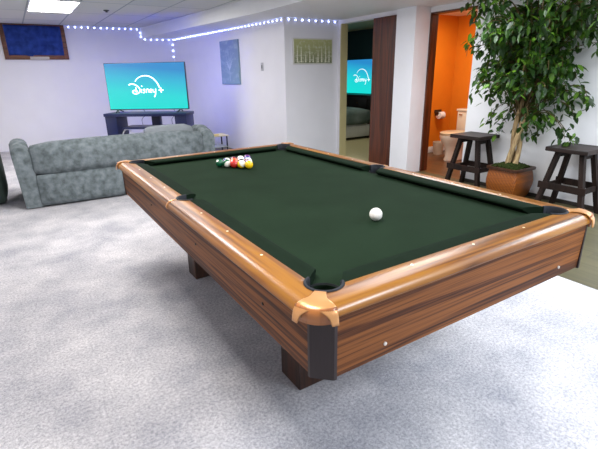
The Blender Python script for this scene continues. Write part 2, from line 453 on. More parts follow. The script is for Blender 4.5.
for P_, Q_, n_, s0, s1, ax in RAILS:
    P, t, n, ln = side_frame(P_, Q_, n_)
    bm = rail_bm(P, t, n, ln, ('corner' if s0 else 'side', 'corner' if s1 else 'side'))
    r = obj('rail', bm, rail_w[ax], pt, 35, off=TO)
    # sights
    for k in (1, 2, 3):
        c = P+t*(ln*(k/4 if ln < 1.2 and ax == 1 else k/4))+n*.055
        if ax == 1: c = P+t*((L/4)*1.0*(k*.5)) + n*.055
        b2 = bmesh.new(); lathe(b2, [(.0048, .778), (.0048, .7808)], (c.x, c.y, 0), 12)
        sg = obj('diamond_sight', b2, m_sight, r, 0, off=TO)
    # cushion
    c0 = .066 if s0 else .056; c1 = .066 if s1 else .056; k0 = .9 if s0 else .35; k1 = .9 if s1 else .35
    cp = [(.031, .7785), (-.008, .780), (-.036, .776), (-.044, .772), (-.046, .767), (-.043, .761), (-.02, ZB), (.031, ZB)]
    bm = bmesh.new()
    rows = []
    for u in (0, 1):
        rows.append([(P+t*((c0-o*k0) if u == 0 else (ln-c1+o*k1))+n*o+Vector((0, 0, z))) for o, z in cp])
    loft(bm, rows)
    obj('cushion', bm, m_cush, pt, 50, off=TO)

# aprons: one board per side, standing just inside the rail overhang
AX, AY, AZ0, AZ1 = .100, .122, .545, .744
def apron(P, Q, n, d0, ax):
    P, t, n, ln = side_frame(P, Q, n); e = .046
    bm = bmesh.new(); a = P+n*d0; 
    q = [(.002, AZ1), (-.004, AZ0), (-.024, AZ0), (-.024, AZ1)]
    ext = (AY if ax == 1 else AX)-e
    loft(bm, [[a-t*ext+n*o+Vector((0, 0, z)) for o, z in q], [a+t*(ln+ext)+n*o+Vector((0, 0, z)) for o, z in q]])
    return obj('side_panel', bm, apr_w[ax], pt, 0, off=TO), a, t, n, ln
for P_, Q_, n_, d0, ax, scr, ms in (((0, 0), (W, 0), (0, -1), AY, 0, (.115, .905), m_screw_l), ((0, L), (W, L), (0, 1), AY, 0, (.115, .905), m_screw_l),
                              ((0, 0), (0, L), (-1, 0), AX, 1, (.09, .37, .70), m_screw_d), ((W, 0), (W, L), (1, 0), AX, 1, (.09, .37, .70), m_screw_d)):
    o, a, t, n, ln = apron(P_, Q_, n_, d0, ax)
    for s in scr:
        c = a+t*(ln*s)+Vector((0, 0, .588 if ms is m_screw_l else .645))
        bm = bmesh.new(); lathe(bm, [(.006, -.004), (.006, .0015), (.003, .0025)], (0, 0, 0), 10)
        bmesh.ops.transform(bm, matrix=Matrix.Translation(c)@n.to_track_quat('Z', 'Y').to_matrix().to_4x4(), verts=bm.verts)
        obj('screw', bm, ms, o, 0, off=TO)

# corner posts (chamfered dark strips), corner caps and pockets
for (cx, cy), sx, sy in ((CS[0], -1, -1), (CS[1], 1, -1), (CS[2], 1, 1), (CS[3], -1, 1)):
    e = .046
    bm = bmesh.new()
    pl = [(AX+.003, AY-e-.010), (AX+.003, AY-e), (AX-e, AY+.003), (AX-e-.010, AY+.003), (AX-e-.010, AY-.03), (AX-.03, AY-.03), (AX-.03, AY-e-.010)]
    loft(bm, [[(cx+sx*x, cy+sy*y, z) for x, y in pl] for z in (AZ0-.003, AZ1-.002)])
    obj('corner_post', bm, m_post, pt, 0, off=TO)
    # cap: a saddle running from the pocket lip over the corner, arched at its foot
    dg = Vector((sx, sy, 0)).normalized(); lt = Vector((-dg.y, dg.x, 0))
    path = [(.060, .782, .017), (.072, .7835, .018), (.090, .784, .022), (.108, .784, .029), (.126, .783, .039), (.142, .779, .049), (.153, .772, .056), (.160, .762, .060), (.163, .748, .062), (.164, .731, .063)]
    def at(tau):
        x = tau*(len(path)-1); i = min(int(x), len(path)-2); f = x-i
        return [a+(b-a)*f for a, b in zip(path[i], path[i+1])]
    bm = bmesh.new(); NT, NS = 24, 18; rows = [[] for _ in range(NS+1)]
    for j in range(NT+1):
        u = -1+2*j/NT
        end = 1.
        if abs(u) < .74:
            za = .733+.042*math.sqrt(1-(u/.74)**2); lo, hi = .45, 1.
            for _ in range(24):
                md = (lo+hi)/2
                if at(md)[1] > za: lo = md
                else: hi = md
            end = lo
        for i in range(NS+1):
            d_, z, hw = at(end*i/NS)
            d_ -= .026*u*u*min(1, max(0, (d_-.10)/.05))
            p = Vector((cx, cy, 0))+dg*d_+lt*(u*hw); rows[i].append((p.x, p.y, z))
    loft(bm, rows, closed=False)
    cap = obj('corner_cap', bm, m_cap, pt, 45, off=TO, label='shiny copper-tan cap on the corner of the rail')
    solid(cap, .004)
    bm = bmesh.new(); rows = []
    for z in (.732, .778):
        rows.append([tuple(Vector((cx, cy, z))+dg*(.150-.022*(u*u))+lt*(u*.056)) for u in [-1+2*j/10 for j in range(11)]])
    loft(bm, rows, closed=False)
    solid(obj('cap_inset', bm, m_capin, cap, 45, off=TO), .006)

def pocket(c, d, r, a_open):
    """rubber U-shaped lip facing the cloth opening, drop liner beneath"""
    th0 = math.degrees(math.atan2(d[1], d[0]))
    bm = bmesh.new(); n = 26; span = 180-a_open; loops = []
    for i in range(n+1):
        a = R(th0-span+2*span*i/n); q = Vector((math.cos(a), math.sin(a), 0))
        loops.append([Vector((*c, 0))+q*(r+o)+Vector((0, 0, z)) for o, z in ((-.004, .72), (-.005, .779), (-.001, .784), (.004, .784), (.007, .781), (.007, .773), (0, .72))])
    loft(bm, loops)
    p = obj('pocket', bm, m_rub, pt, 40, off=TO)
    bm = bmesh.new(); lathe(bm, [(r+.001, .752), (r+.001, .66), (r-.015, .63), (.001, .625)], (*c, 0), 28, cap0=False)
    solid(obj('pocket_liner', bm, m_liner, p, 40, off=TO), .002)
for (c, d) in zip(CS, ((-1, -1), (1, -1), (1, 1), (-1, 1))): pocket(c, d, .054, 66)
for c, d in zip(SP, ((-1, 0), (1, 0))):
    pocket((c[0]-d[0]*.006, c[1]), d, .047, 74)
    # metal band over the joint of the two half rails
    sgn = d[0]; bm = bmesh.new()
    pr_ = [(.078, .7808), (.098, .7802), (.113, .7765), (.1245, .768), (.131, .758), (.133, .750), (.130, .743), (.122, .739)]
    x0 = 0 if sgn < 0 else W
    rows = [[(x0+sgn*o, L/2+dy, z) for o, z in pr_] for dy in (-.007, .007)]
    loft(bm, rows, closed=False)
    solid(obj('rail_band', bm, m_cap, pt, 60, off=TO), .002)
# legs and under frame
for lx0, lx1 in ((.178, .315), (W-.315, W-.178)):
    for ly0, ly1 in ((.437, .60), (1.795, 1.94)):
        obj('leg', B(lx0, lx1, ly0, ly1, .0, .60, .004, 1), m_leg, pt, 0, off=TO)
obj('underframe', B(.05, W-.05, .05, L-.05, .58, .70), m_leg, pt, 0, off=TO)

# ------------------------------------------------------------------ balls
def ball_mat(name, rgb, stripe):
    m = bpy.data.materials.new(name); m.use_nodes = True; nt = m.node_tree; b = nt.nodes['Principled BSDF']
    b.inputs['Roughness'].default_value = .12; b.inputs['Coat Weight'].default_value = .4
    tc = nt.nodes.new('ShaderNodeTexCoord'); sp = nt.nodes.new('ShaderNodeSeparateXYZ'); nt.links.new(tc.outputs['Object'], sp.inputs[0])
    def lt(sock, v, ab=True):
        a = nt.nodes.new('ShaderNodeMath'); a.operation = 'ABSOLUTE'; nt.links.new(sock, a.inputs[0])
        g = nt.nodes.new('ShaderNodeMath'); g.operation = 'LESS_THAN'; nt.links.new(a.outputs[0], g.inputs[0]); g.inputs[1].default_value = v; return g
    mx = nt.nodes.new('ShaderNodeMix'); mx.data_type = 'RGBA'
    iv = (*lin((240, 236, 222)), 1); cc = (*lin(rgb), 1)
    if stripe:
        nt.links.new(lt(sp.outputs['Z'], .0135).outputs[0], mx.inputs[0]); mx.inputs[6].default_value = iv; mx.inputs[7].default_value = cc
    else:     # number spot
        ln = nt.nodes.new('ShaderNodeVectorMath'); ln.operation = 'DISTANCE'; nt.links.new(tc.outputs['Object'], ln.inputs[0]); ln.inputs[1].default_value = (0, .0286, 0)
        g = nt.nodes.new('ShaderNodeMath'); g.operation = 'LESS_THAN'; nt.links.new(ln.outputs['Value'], g.inputs[0]); g.inputs[1].default_value = .009
        nt.links.new(g.outputs[0], mx.inputs[0]); mx.inputs[6].default_value = cc; mx.inputs[7].default_value = iv
    nt.links.new(mx.outputs[2], b.inputs['Base Color'])
    return m
BR = .0286
def ball(x, y, m, label, rot=(0, 0, 0), group='racked pool balls'):
    bm = bmesh.new(); bmesh.ops.create_uvsphere(bm, u_segments=28, v_segments=16, radius=BR)
    o = obj('billiard_ball', bm, m, None, 180); o.location = (x, y, ZB+BR+.0005); o.rotation_euler = rot
    return props(o, label, 'ball', group)
C_ = dict(yellow=(240, 196, 20), red=(205, 48, 40), green=(14, 92, 58), orange=(232, 108, 36), maroon=(128, 26, 40), blue=(26, 50, 130), purple=(98, 38, 110), black=(16, 16, 18))
rack = [
 [('yellow', 0, 'solid yellow ball at the near point of the rack', (R(60), 0, 0))],
 [('yellow', 1, 'yellow striped ball behind left of the yellow point ball', (R(60), R(25), 0)), ('purple', 1, 'purple striped ball behind right of the yellow point ball', (R(70), R(60), 0))],
 [('red', 0, 'solid red ball in the middle of the front left edge of the rack', (R(50), 0, 1)), ('black', 0, 'solid black ball in the centre of the rack', (R(30), 0, 0)), ('maroon', 1, 'maroon striped ball on the right edge of the rack', (R(20), R(30), 0))],
 [('green', 1, 'green striped ball showing white between the red and green balls', (R(-70), R(-10), 0)), ('orange', 0, 'solid orange ball tucked behind the red ball', (0, 0, 0)), ('red', 1, 'red striped ball behind the black ball', (R(15), 0, 0)), ('blue', 0, 'solid blue ball on the right edge near the back of the rack', (0, 0, 0))],
 [('green', 0, 'solid green ball at the left back corner of the rack', (R(40), 0, 2)), ('blue', 1, 'blue striped ball in the back row beside the green corner ball', (0, R(40), 0)), ('maroon', 0, 'solid maroon ball in the middle of the back row', (0, 0, 0)), ('orange', 1, 'orange striped ball in the back row', (R(30), 0, 0)), ('purple', 0, 'solid purple ball at the right back corner of the rack', (0, 0, 0))]]
ap = Vector((.610, 1.738)); bmats = {}
for r_, row in enumerate(rack):
    for k, (cn, st, lab, rot) in enumerate(row):
        key = cn+('_stripe' if st else '_ball')
        if key not in bmats: bmats[key] = ball_mat(key, C_[cn], st)
        # the racked triangle sits a few degrees askew
        p = Vector((-.0287*r_+.0574*k, .0497*r_)); p.rotate(Matrix.Rotation(R(7), 2))
        ball(ap.x+p.x, ap.y+p.y, bmats[key], lab, rot)
o = ball(.570, .412, mat('cue_white', (240, 234, 224), .15, .5, var=.005), 'white cue ball alone on the green cloth', group=None)
o.name = 'cue_ball'

# ------------------------------------------------------------------ sofa
m_sofa = mat('grey_velour', (84, 92, 93), .9, .15, rgb2=(122, 130, 133), scale=15, detail=6, bump=.2, bscale=60)
m_sofa2 = mat('grey_velour_light', (128, 134, 138), .9, .15, var=.08, scale=9, detail=6)
def puff(bm, x0, x1, y0, y1, z0, z1, r, bulge=(0, 0, 0), n=6):
    """soft upholstered block: rounded box with swollen faces"""
    vs = box(bm, x0, x1, y0, y1, z0, z1)
    es = list({e for v in vs for e in v.link_edges})
    q = bmesh.ops.subdivide_edges(bm, edges=es, cuts=n, use_grid_fill=True)
    vs = list({v for f in bm.faces for v in f.verts if x0-1e-5 <= v.co.x <= x1+1e-5 and y0-1e-5 <= v.co.y <= y1+1e-5 and z0-1e-5 <= v.co.z <= z1+1e-5})
    c = Vector(((x0+x1)/2, (y0+y1)/2, (z0+z1)/2)); h = Vector(((x1-x0)/2, (y1-y0)/2, (z1-z0)/2))
    for v in vs:
        d_ = v.co-c
        # round edges: pull to a rounded box
        inner = Vector([max(-(h[i]-r), min(h[i]-r, d_[i])) for i in range(3)])
        e = d_-inner
        if e.length > r: e = e.normalized()*r
        p = inner+e
        u = [d_[i]/h[i] for i in range(3)]
        for i in range(3):
            o1, o2 = [j for j in range(3) if j != i]
            p[i] += bulge[i]*(1 if u[i] > 0 else -1)*(abs(u[i])**3)*(1-u[o1]**2)*(1-u[o2]**2)
        v.co = c+p
def PF(*a, **k):
    bm = bmesh.new(); puff(bm, *a, **k); return bm
so = thing('sofa', 'grey velour sofa seen from behind facing the corner television', 'sofa', (.325, 4.46, 0))
obj('base_panel', PF(-.95, .95, .0, .16, .015, .37, .03, (0, .012, 0)), m_sofa, so, 60)
obj('backrest', PF(-.965, .965, -.015, .20, .355, .695, .075, (0, .035, .02), n=9), m_sofa, so, 60)
for sx in (-1, 1):
    bm = bmesh.new(); rows = []
    for y, zt, ww in ((.03, .655, .0), (.045, .67, .004), (.10, .695, .006), (.3, .735, .006), (.5, .72, .004), (.75, .62, .0), (.93, .585, 0), (.96, .55, -.004)):
        lo = []
        for (u, z) in ((-.083, .012), (.083, .012), (.083, .3), (.085, zt-.09), (.08, zt-.05), (.06, zt-.02), (.03, zt-.004), (0, zt), (-.03, zt-.004), (-.06, zt-.02), (-.08, zt-.05), (-.085, zt-.09), (-.083, .3)):
            lean = sx*.035*(z/.67)
            lo.append((sx*1.012+u*(1+ww*8)+lean, y, z))
        rows.append(lo)
    loft(bm, rows)
    obj('armrest', bm, m_sofa, so, 50)
for k in (-1, 0, 1):
    obj('seat_cushion', PF(-.305+k*.615, .305+k*.615, .2, .95, .16, .45, .05, (0, .01, .03)), m_sofa, so, 60)
    obj('back_cushion', PF(-.305+k*.615, .305+k*.615, .19, .42, .44, .755 if k == 1 else .655, .07, (0, .03, .01)), m_sofa2, so, 60)
obj('plinth', B(-.93, .93, .15, .92, .015, .17), m_sofa, so, 0)

# dark armchair at the left edge
ac = thing('armchair', 'dark green-grey armchair cut off at the left edge beside the sofa', 'armchair', (-1.42, 5.25, 0))
m_dk = mat('dark_velour', (58, 68, 62), .9, .15, var=.15, scale=9)
obj('base', PF(-.33, .33, -.40, .40, .02, .28, .03), m_dk, ac, 60)
obj('seat_cushion', PF(-.32, .32, -.42, .3, .27, .46, .05, (0, 0, .02)), m_dk, ac, 60)
obj('backrest', PF(-.45, .45, .25, .48, .1, .85, .08, (0, .02, .02)), m_dk, ac, 60)
for sx in (-1, 1):
    obj('armrest', PF(sx*.40-.085, sx*.40+.085, -.42, .36, .015, .62, .07, (.01, 0, .02)), m_dk, ac, 60)

# side table by the sofa's right arm
m_blk = mat('black_metal', (24, 24, 27), .4, .5)
st = thing('side_table', 'small side table with black legs right of the sofa', 'side table', (1.83, 5.36, 0))
obj('tabletop', B(-.14, .14, -.13, .13, .485, .50, .003), mat('pale_wood', (196, 184, 160), .35), st, 0)
obj('shelf', B(-.13, .13, -.12, .12, .325, .335), mat('grey_shelf', (150, 156, 160), .3), st, 0)
for x in (-.115, .115):
    for y in (-.105, .105):
        bm = bmesh.new(); tube(bm, [(x, y, 0), (x, y, .485)], .0115, 10); obj('leg', bm, m_blk, st, 60)
bm = B(1.75, 1.83, 5.27, 5.33, .50, .515, .003)
solo('remote_control', bm, mat('tan_plastic', (190, 170, 110), .5), 'small tan object lying on the side table top', 'remote', (1.79, 5.30, .50))

# ------------------------------------------------------------------ televisions
def screen_mat():
    m = bpy.data.materials.new('screen_glow'); m.use_nodes = True; nt = m.node_tree; b = nt.nodes['Principled BSDF']
    b.inputs['Base Color'].default_value = (.01, .01, .01, 1); b.inputs['Roughness'].default_value = .25
    tc = nt.nodes.new('ShaderNodeTexCoord'); sp = nt.nodes.new('ShaderNodeSeparateXYZ'); nt.links.new(tc.outputs['Generated'], sp.inputs[0])
    a = nt.nodes.new('ShaderNodeMath'); a.operation = 'MULTIPLY_ADD'; a.inputs[1].default_value = -.28; nt.links.new(sp.outputs['X'], a.inputs[0]); nt.links.new(sp.outputs['Z'], a.inputs[2])
    r = nt.nodes.new('ShaderNodeValToRGB'); e = r.color_ramp.elements
    e[0].position = .0; e[0].color = (*lin((24, 226, 214)), 1); e[1].position = 1.; e[1].color = (*lin((42, 140, 205)), 1)
    q = e.new(.42); q.color = (*lin((30, 216, 216)), 1); q = e.new(.74); q.color = (*lin((42, 184, 216)), 1)
    nt.links.new(a.outputs[0], r.inputs[0])
    # picture brightens towards the right in x, so flip the blend direction
    a.inputs[1].default_value = .18
    nt.links.new(r.outputs[0], b.inputs['Emission Color']); b.inputs['Emission Strength'].default_value = 1.
    return m
m_screen = screen_mat()
m_logo = mat('logo_white', (235, 250, 255), .5, emit=(225, 248, 255), estr=1.)
m_bezel = mat('bezel', (14, 14, 18), .35)
def logo_mesh(Wt):
    bm = bmesh.new(); k = Wt/78/9.97
    def st(P, w0, w1=None, kk=5):
        w1 = (w1 or w0)*.85; w0 *= .85
        Q = smoothline([(*p, 0) for p in P], kk) if len(P) > 2 else [Vector((*p, 0)) for p in P]
        vs = []
        for i, p in enumerate(Q):
            t = (Q[min(i+1, len(Q)-1)]-Q[max(i-1, 0)]).normalized(); n = Vector((-t.y, t.x, 0)); w = w0+(w1-w0)*i/(len(Q)-1)
            vs.append([(((q.x-262)*k), -.0, -(q.y-158)*k) for q in (p+n*w/2, p-n*w/2)])
        rows = [[bm.verts.new(a) for a in r] for r in vs]
        for a, b in zip(rows, rows[1:]): bm.faces.new((a[0], a[1], b[1], b[0]))
    st([(158, 116), (180, 92), (215, 72), (255, 64), (300, 70), (340, 92), (372, 130), (392, 176)], 7, 16, 8)
    st([(92, 146), (120, 136), (160, 146), (190, 172), (196, 200), (176, 220), (146, 226), (124, 212), (132, 196), (156, 196), (172, 204)], 13)
    st([(160, 168), (158, 212)], 12)
    st([(212, 184), (208, 217)], 12); st([(214, 160), (222, 154)], 13)
    st([(246, 184), (230, 188), (240, 202), (238, 214), (222, 216)], 10)
    st([(258, 217), (259, 184)], 11); st([(259, 194), (270, 183), (281, 192), (282, 217)], 10)
    st([(294, 203), (310, 196), (304, 184), (292, 192), (294, 211), (312, 214)], 9)
    st([(322, 184), (323, 204), (334, 212), (346, 204)], 10); st([(350, 182), (346, 222), (336, 250), (326, 252)], 12)
    st([(378, 195), (426, 195)], 12); st([(402, 172), (402, 218)], 12)
    r = bmesh.ops.extrude_face_region(bm, geom=bm.faces[:])
    bmesh.ops.translate(bm, verts=[v for v in r['geom'] if isinstance(v, bmesh.types.BMVert)], vec=(0, -.0008, 0))
    return bm
def make_tv(label, Wt, Ht, loc, rz, feet):
    tv = thing('television', label, 'television', loc, rz)
    f = .045 if feet else .0
    obj('housing', B(-Wt/2, Wt/2, -.012, .045, f, f+Ht, .006, 2), m_bezel, tv)
    sc = obj('screen', B(-Wt/2+.008, Wt/2-.008, -.0145, -.011, f+.014, f+Ht-.008), m_screen, tv, 0)
    lg = obj('logo', logo_mesh(Wt), m_logo, sc, 0); lg.location = (0, -.0150, f+Ht*.505)
    for s in (-1, 1):
        bm = bmesh.new(); x = s*Wt*.40
        bar(bm, (x, 0, f+.01), (x-s*.02, -.12, .007), .018, .012); bar(bm, (x, 0, f+.01), (x-s*.02, .14, .007), .018, .012)
        if not feet: bm.free(); continue
        bar(bm, (x+s*.0, .0, f+.005), (x-s*.05, -.09, .006), .016, .014)
        obj('foot', bm, m_bezel, tv, 0)
    return tv
ang = math.atan2(-.60, .80)
TVC = Vector((1.285, 7.0, 0))
tv1 = make_tv('large wide television glowing teal on the stand in the corner', 1.40, .765, (TVC.x, TVC.y, .765), ang, True)
bm = bmesh.new(); box(bm, -.6, .6, .046, .05, .12, .13); box(bm, -.6, .6, .046, .05, .66, .67); box(bm, -.61, -.6, .046, .05, .12, .67); box(bm, .60, .61, .046, .05, .12, .67)
obj('backlight', bm, mat('blue_led', (90, 110, 255), .5, emit=(50, 85, 255), estr=95.), tv1, 0, label='blue glowing strip behind the screen')
# stand
ts = thing('tv_stand', 'black open tv stand behind the sofa under the large television', 'tv stand', (TVC.x, TVC.y, 0), ang)
m_std = mat('stand_blue_lit', (14, 24, 66), .35, .5)  # black stand, with the blue backlight glow painted into its base colour
obj('top_board', B(-.72, .72, -.24, .2, .715, .765, .004), m_std, ts)
for s in (-1, 1): obj('side_panel', B(s*.61-.10, s*.61+.10, -.22, .18, .0, .715, .004), m_std, ts)
obj('centre_column', B(-.02, .13, .08, .18, .0, .715, .004), m_std, ts)
obj('shelf', B(-.44, .46, -.20, .18, .50, .535, .004), m_std, ts)
obj('lower_shelf', B(-.56, .56, -.2, .18, .16, .19), m_std, ts)
bm = bmesh.new(); box(bm, -.13, .34, -.16, .1, .19, .235, .005)
bm.free()
def on_stand(x, y, z):
    c, s = math.cos(ang), math.sin(ang); return (TVC.x+c*x-s*y, TVC.y+s*x+c*y, z)
b = thing('media_player', 'flat black media box under the shelf of the tv stand', 'media box', on_stand(.12, 0, .19), ang)
obj('case', B(-.2, .2, -.14, .14, 0, .06, .005), m_bezel, b); obj('front_strip', B(-.19, .19, -.142, -.139, .02, .04), mat('dark_grey_plastic', (50, 52, 60), .3), b)
b = thing('headphones', 'white headphones resting on the lower shelf of the tv stand', 'headphones', on_stand(-.40, -.1, .19), ang)
m_wp = mat('white_plastic', (226, 226, 232), .4)
bm = bmesh.new(); tube(bm, [(.09*math.cos(R(a)), 0, .2+.1*math.sin(R(a))) for a in range(-20, 201, 20)], .012, 8); obj('headband', bm, m_wp, b, 60)
for s in (-1, 1):
    bm = bmesh.new(); lathe(bm, [(.03, -.02), (.045, -.012), (.045, .012), (.03, .02)], (s*.085, 0, .045+.0), 16, 'x'); obj('ear_cup', bm, m_wp, b, 50)
    bm = bmesh.new(); tube(bm, [(s*.092, 0, .08), (s*.093, 0, .18)], .008, 8); obj('arm', bm, m_wp, b, 50)
# cables drooping behind the stand
for xs, lab in ((-.19, 'thin black cable hanging left of the tv stand column'), (.36, 'thin black cable hanging right of the tv stand column')):
    p = on_stand(xs, .185, .80); q = on_stand(xs-.06, .20, .62); r_ = on_stand(xs-.02, .20, .42)
    bm = bmesh.new(); tube(bm, smoothline([p, on_stand(xs+.03, .21, .71), q, r_], 5), .004, 6)
    solo('cable', bm, m_blk, lab, 'cable', q)

# ------------------------------------------------------------------ pictures and switch
def pic_mat(name, bg1, bg2, fg, mode):
    m = bpy.data.materials.new(name); m.use_nodes = True; nt = m.node_tree; b = nt.nodes['Principled BSDF']; b.inputs['Roughness'].default_value = .7
    tc = nt.nodes.new('ShaderNodeTexCoord'); sp = nt.nodes.new('ShaderNodeSeparateXYZ'); nt.links.new(tc.outputs['Generated'], sp.inputs[0])
    r = nt.nodes.new('ShaderNodeValToRGB'); e = r.color_ramp.elements
    e[0].position = 0; e[0].color = (*lin(bg1), 1); e[1].position = 1; e[1].color = (*lin(bg2), 1); nt.links.new(sp.outputs['Z'], r.inputs[0])
    mp = nt.nodes.new('ShaderNodeMapping'); mp.inputs['Scale'].default_value = (9, 9, 5) if mode else (3, 6, 6)
    nt.links.new(tc.outputs['Generated'], mp.inputs[0])
    n = nt.nodes.new('ShaderNodeTexNoise'); n.inputs['Scale'].default_value = 1.6; n.inputs['Detail'].default_value = 5; nt.links.new(mp.outputs[0], n.inputs[0])
    q = nt.nodes.new('ShaderNodeValToRGB'); q.color_ramp.elements[0].position = .5; q.color_ramp.elements[1].position = .66; nt.links.new(n.outputs['Fac'], q.inputs[0])
    mx = nt.nodes.new('ShaderNodeMix'); mx.data_type = 'RGBA'; mx.inputs[7].default_value = (*lin(fg), 1)
    ml = nt.nodes.new('ShaderNodeMath'); ml.operation = 'MULTIPLY'; ml.inputs[1].default_value = .55
    nt.links.new(q.outputs[0], ml.inputs[0]); nt.links.new(ml.outputs[0], mx.inputs[0]); nt.links.new(r.outputs[0], mx.inputs[6])
    nt.links.new(mx.outputs[2], b.inputs['Base Color']); return m
# blue canvas on the alcove wall (local: x along the wall to the left, z up)
aw = math.atan2(td.y, td.x)
pc = A+td*1.70-nrm*.0; bpic = thing('picture', 'blue canvas of a pale tree on the long white wall', 'picture', (pc.x, pc.y, 1.19), aw)
obj('canvas', B(-.335, .335, .002, .035, 0, .74, .003, 1), pic_mat('blue_canvas', (128, 156, 170), (120, 140, 176), (160, 178, 196), 0), bpic)
m_tree = mat('pale_paint', (176, 192, 206), .7, var=.06)
bm = bmesh.new(); rt_ = random.Random(3)
tube(bm, [(.0, .0355, .05), (.0, .0355, .25)], .006, 6)
for i in range(16):
    a = R(18+144*i/15); l_ = rt_.uniform(.16, .32)
    tube(bm, [(0, .0355, .24), (.4*l_*math.cos(a), .0355, .24+.5*l_), (.75*l_*math.cos(a), .0355, .24+1.15*l_*math.sin(a)**.6)], [.004, .003, .0015], 5)
for v in bm.verts: v.co.y = .0355+(v.co.y-.0355)*.15
obj('painted_tree', bm, m_tree, bpic, 0)
# green meadow picture on the short wall
gp = thing('picture', 'framed green meadow picture with white flower spikes beside the bedroom door', 'picture', (3.382, 5.05, 1.485))
obj('frame', B(-.367, .367, -.022, -.002, 0, .375, .003, 1), mat('frame_grey', (206, 204, 198), .4), gp)
obj('print', B(-.35, .35, -.0245, -.021, .018, .357), pic_mat('meadow', (112, 118, 92), (176, 178, 122), (206, 208, 186), 1), gp, 0)
m_spike = mat('spike_cream', (214, 214, 190), .7, var=.15, scale=40)
for i in range(9):
    x = -.30+.075*i+rt_.uniform(-.015, .015); h = rt_.uniform(.12, .27); nk = int(h/.014)
    bm = bmesh.new()
    lathe(bm, [((.5+.5*(k % 2))*.016*(1-.75*k/nk), .03+.014*k) for k in range(nk+1)], (x, 0, 0), 10)
    for v in bm.verts: v.co.y = -.0245+v.co.y*.1
    obj('flower_spike', bm, m_spike, gp, 0)
sw = A+td*.64; s_o = thing('light_switch', 'grey wall switch plate between the two pictures', 'switch', (sw.x, sw.y, 1.405), aw)
obj('plate', B(-.038, .038, .001, .009, 0, .125, .003), mat('switch_grey', (176, 176, 182), .4), s_o)
obj('toggle', B(-.012, .012, .009, .016, .035, .09, .002), mat('switch_dark', (96, 96, 100), .4), s_o)

# ------------------------------------------------------------------ bedroom things
tv2 = make_tv('smaller television glowing teal seen through the bedroom doorway', 1.33, .745, (6.08, 7.04, .885), R(-90), False)
dr = thing('dresser', 'black dresser under the bedroom television', 'dresser', (6.07, 6.9, 0))
m_ddk = mat('dark_dresser', (26, 22, 20), .4)
obj('carcass', B(-.22, .22, -1.0, 1.0, .0, .855, .004), m_ddk, dr)
obj('top', B(-.235, .225, -1.02, 1.02, .855, .885, .004), m_ddk, dr)
for iy in range(3):
    for iz in range(3):
        f = obj('drawer', B(-.235, -.22, -.98+iy*.66, -.34+iy*.66, .09+iz*.25, .32+iz*.25, .003), m_ddk, dr)
        obj('knob', B(-.25, -.235, -.68+iy*.66, -.64+iy*.66, .19+iz*.25, .22+iz*.25, .003), mat('dark_brass', (90, 70, 40), .3, metal=.7), f)
bed = thing('bed', 'bed with dark grey-green comforter and white skirt seen through the bedroom doorway', 'bed', (4.9, 7.2, 0))
m_cf = mat('comforter', (92, 110, 108), .9, .1, rgb2=(132, 146, 144), scale=4)
obj('bed_frame', B(-.78, .80, -.88, 1.2, .02, .2), m_ddk, bed, 0)
obj('mattress', PF(-.78, .78, -.88, 1.2, .2, .45, .05), m_white, bed)
obj('bed_skirt', B(-.80, .80, -.90, 1.2, .055, .30, .01), mat('skirt_white', (222, 224, 222), .8, var=.04, scale=30), bed)
obj('comforter', PF(-.83, .83, -.93, 1.2, .29, .63, .09, (.01, .01, .03), n=8), m_cf, bed, 70)
for px in (-.4, .4): obj('pillow', PF(px-.33, px+.33, .75, 1.2, .55, .68, .06, (0, 0, .03)), m_white, bed, 70)
obj('bed_post', B(.81, .86, -.86, -.80, 0, .30), m_ddk, bed, 0)

# ------------------------------------------------------------------ bathroom things
to = thing('toilet', 'white toilet in the orange bathroom', 'toilet', (5.40, 3.64, 0))     # front towards -x
m_cer = mat('ceramic', (222, 214, 196), .15, .5, var=.01)
m_seat = mat('toilet_seat', (214, 194, 160), .25, .5, var=.02)
bm = bmesh.new(); loops = []
for z, cx, ax_, ay in ((.0, -.22, .22, .105), (.02, -.22, .22, .105), (.06, -.22, .20, .09), (.18, -.24, .19, .09), (.26, -.26, .22, .13), (.33, -.27, .255, .17), (.385, -.275, .265, .182), (.40, -.275, .26, .178)):
    loops.append([(cx+ax_*math.cos(2*PI*i/28), ay*math.sin(2*PI*i/28), z) for i in range(28)])
loft(bm, loops); obj('bowl', bm, m_cer, to, 60)
for nm, z0, z1, ex in (('seat', .402, .422, 0), ('lid', .424, .442, .003)):
    bm = bmesh.new()
    L_ = lambda z, s: [(-.27+(.265+ex)*s*math.cos(2*PI*i/28), (.185+ex)*s*math.sin(2*PI*i/28), z) for i in range(28)]
    loft(bm, [L_(z0, .97), L_(z0+.004, 1), L_(z1-.006, 1), L_(z1, .95)]); obj(nm, bm, m_seat, to, 60)
obj('tank', B(.03, .235, -.22, .22, .38, .73, .02, 3), m_cer, to)
obj('tank_lid', B(.02, .245, -.232, .232, .73, .765, .01, 3), m_cer, to)
bm = bmesh.new(); bar(bm, (.025, .17, .68), (.02, .11, .675), .015, .015); obj('flush_lever', bm, mat('chrome', (200, 200, 205), .15, metal=1), to)
b = thing('bottle', 'small dark bottle standing on the toilet tank', 'bottle', (5.52, 3.66, .765))
bm = bmesh.new(); lathe(bm, [(.04, 0), (.042, .01), (.042, .09), (.025, .11), (.02, .115)], n=18); obj('body', bm, mat('dark_bottle', (26, 24, 26), .2), b)
bm = bmesh.new(); lathe(bm, [(.022, .113), (.022, .15), (.015, .155)], n=14); obj('cap', bm, m_blk, b)
tp = thing('toilet_paper_holder', 'dark paper holder on the orange wall', 'toilet paper holder', (5.47, 4.3, .64))
m_hold = mat('holder_dark', (44, 30, 20), .4)
obj('plate', B(-.085, .085, -.015, 0, .03, .085, .003), m_hold, tp)
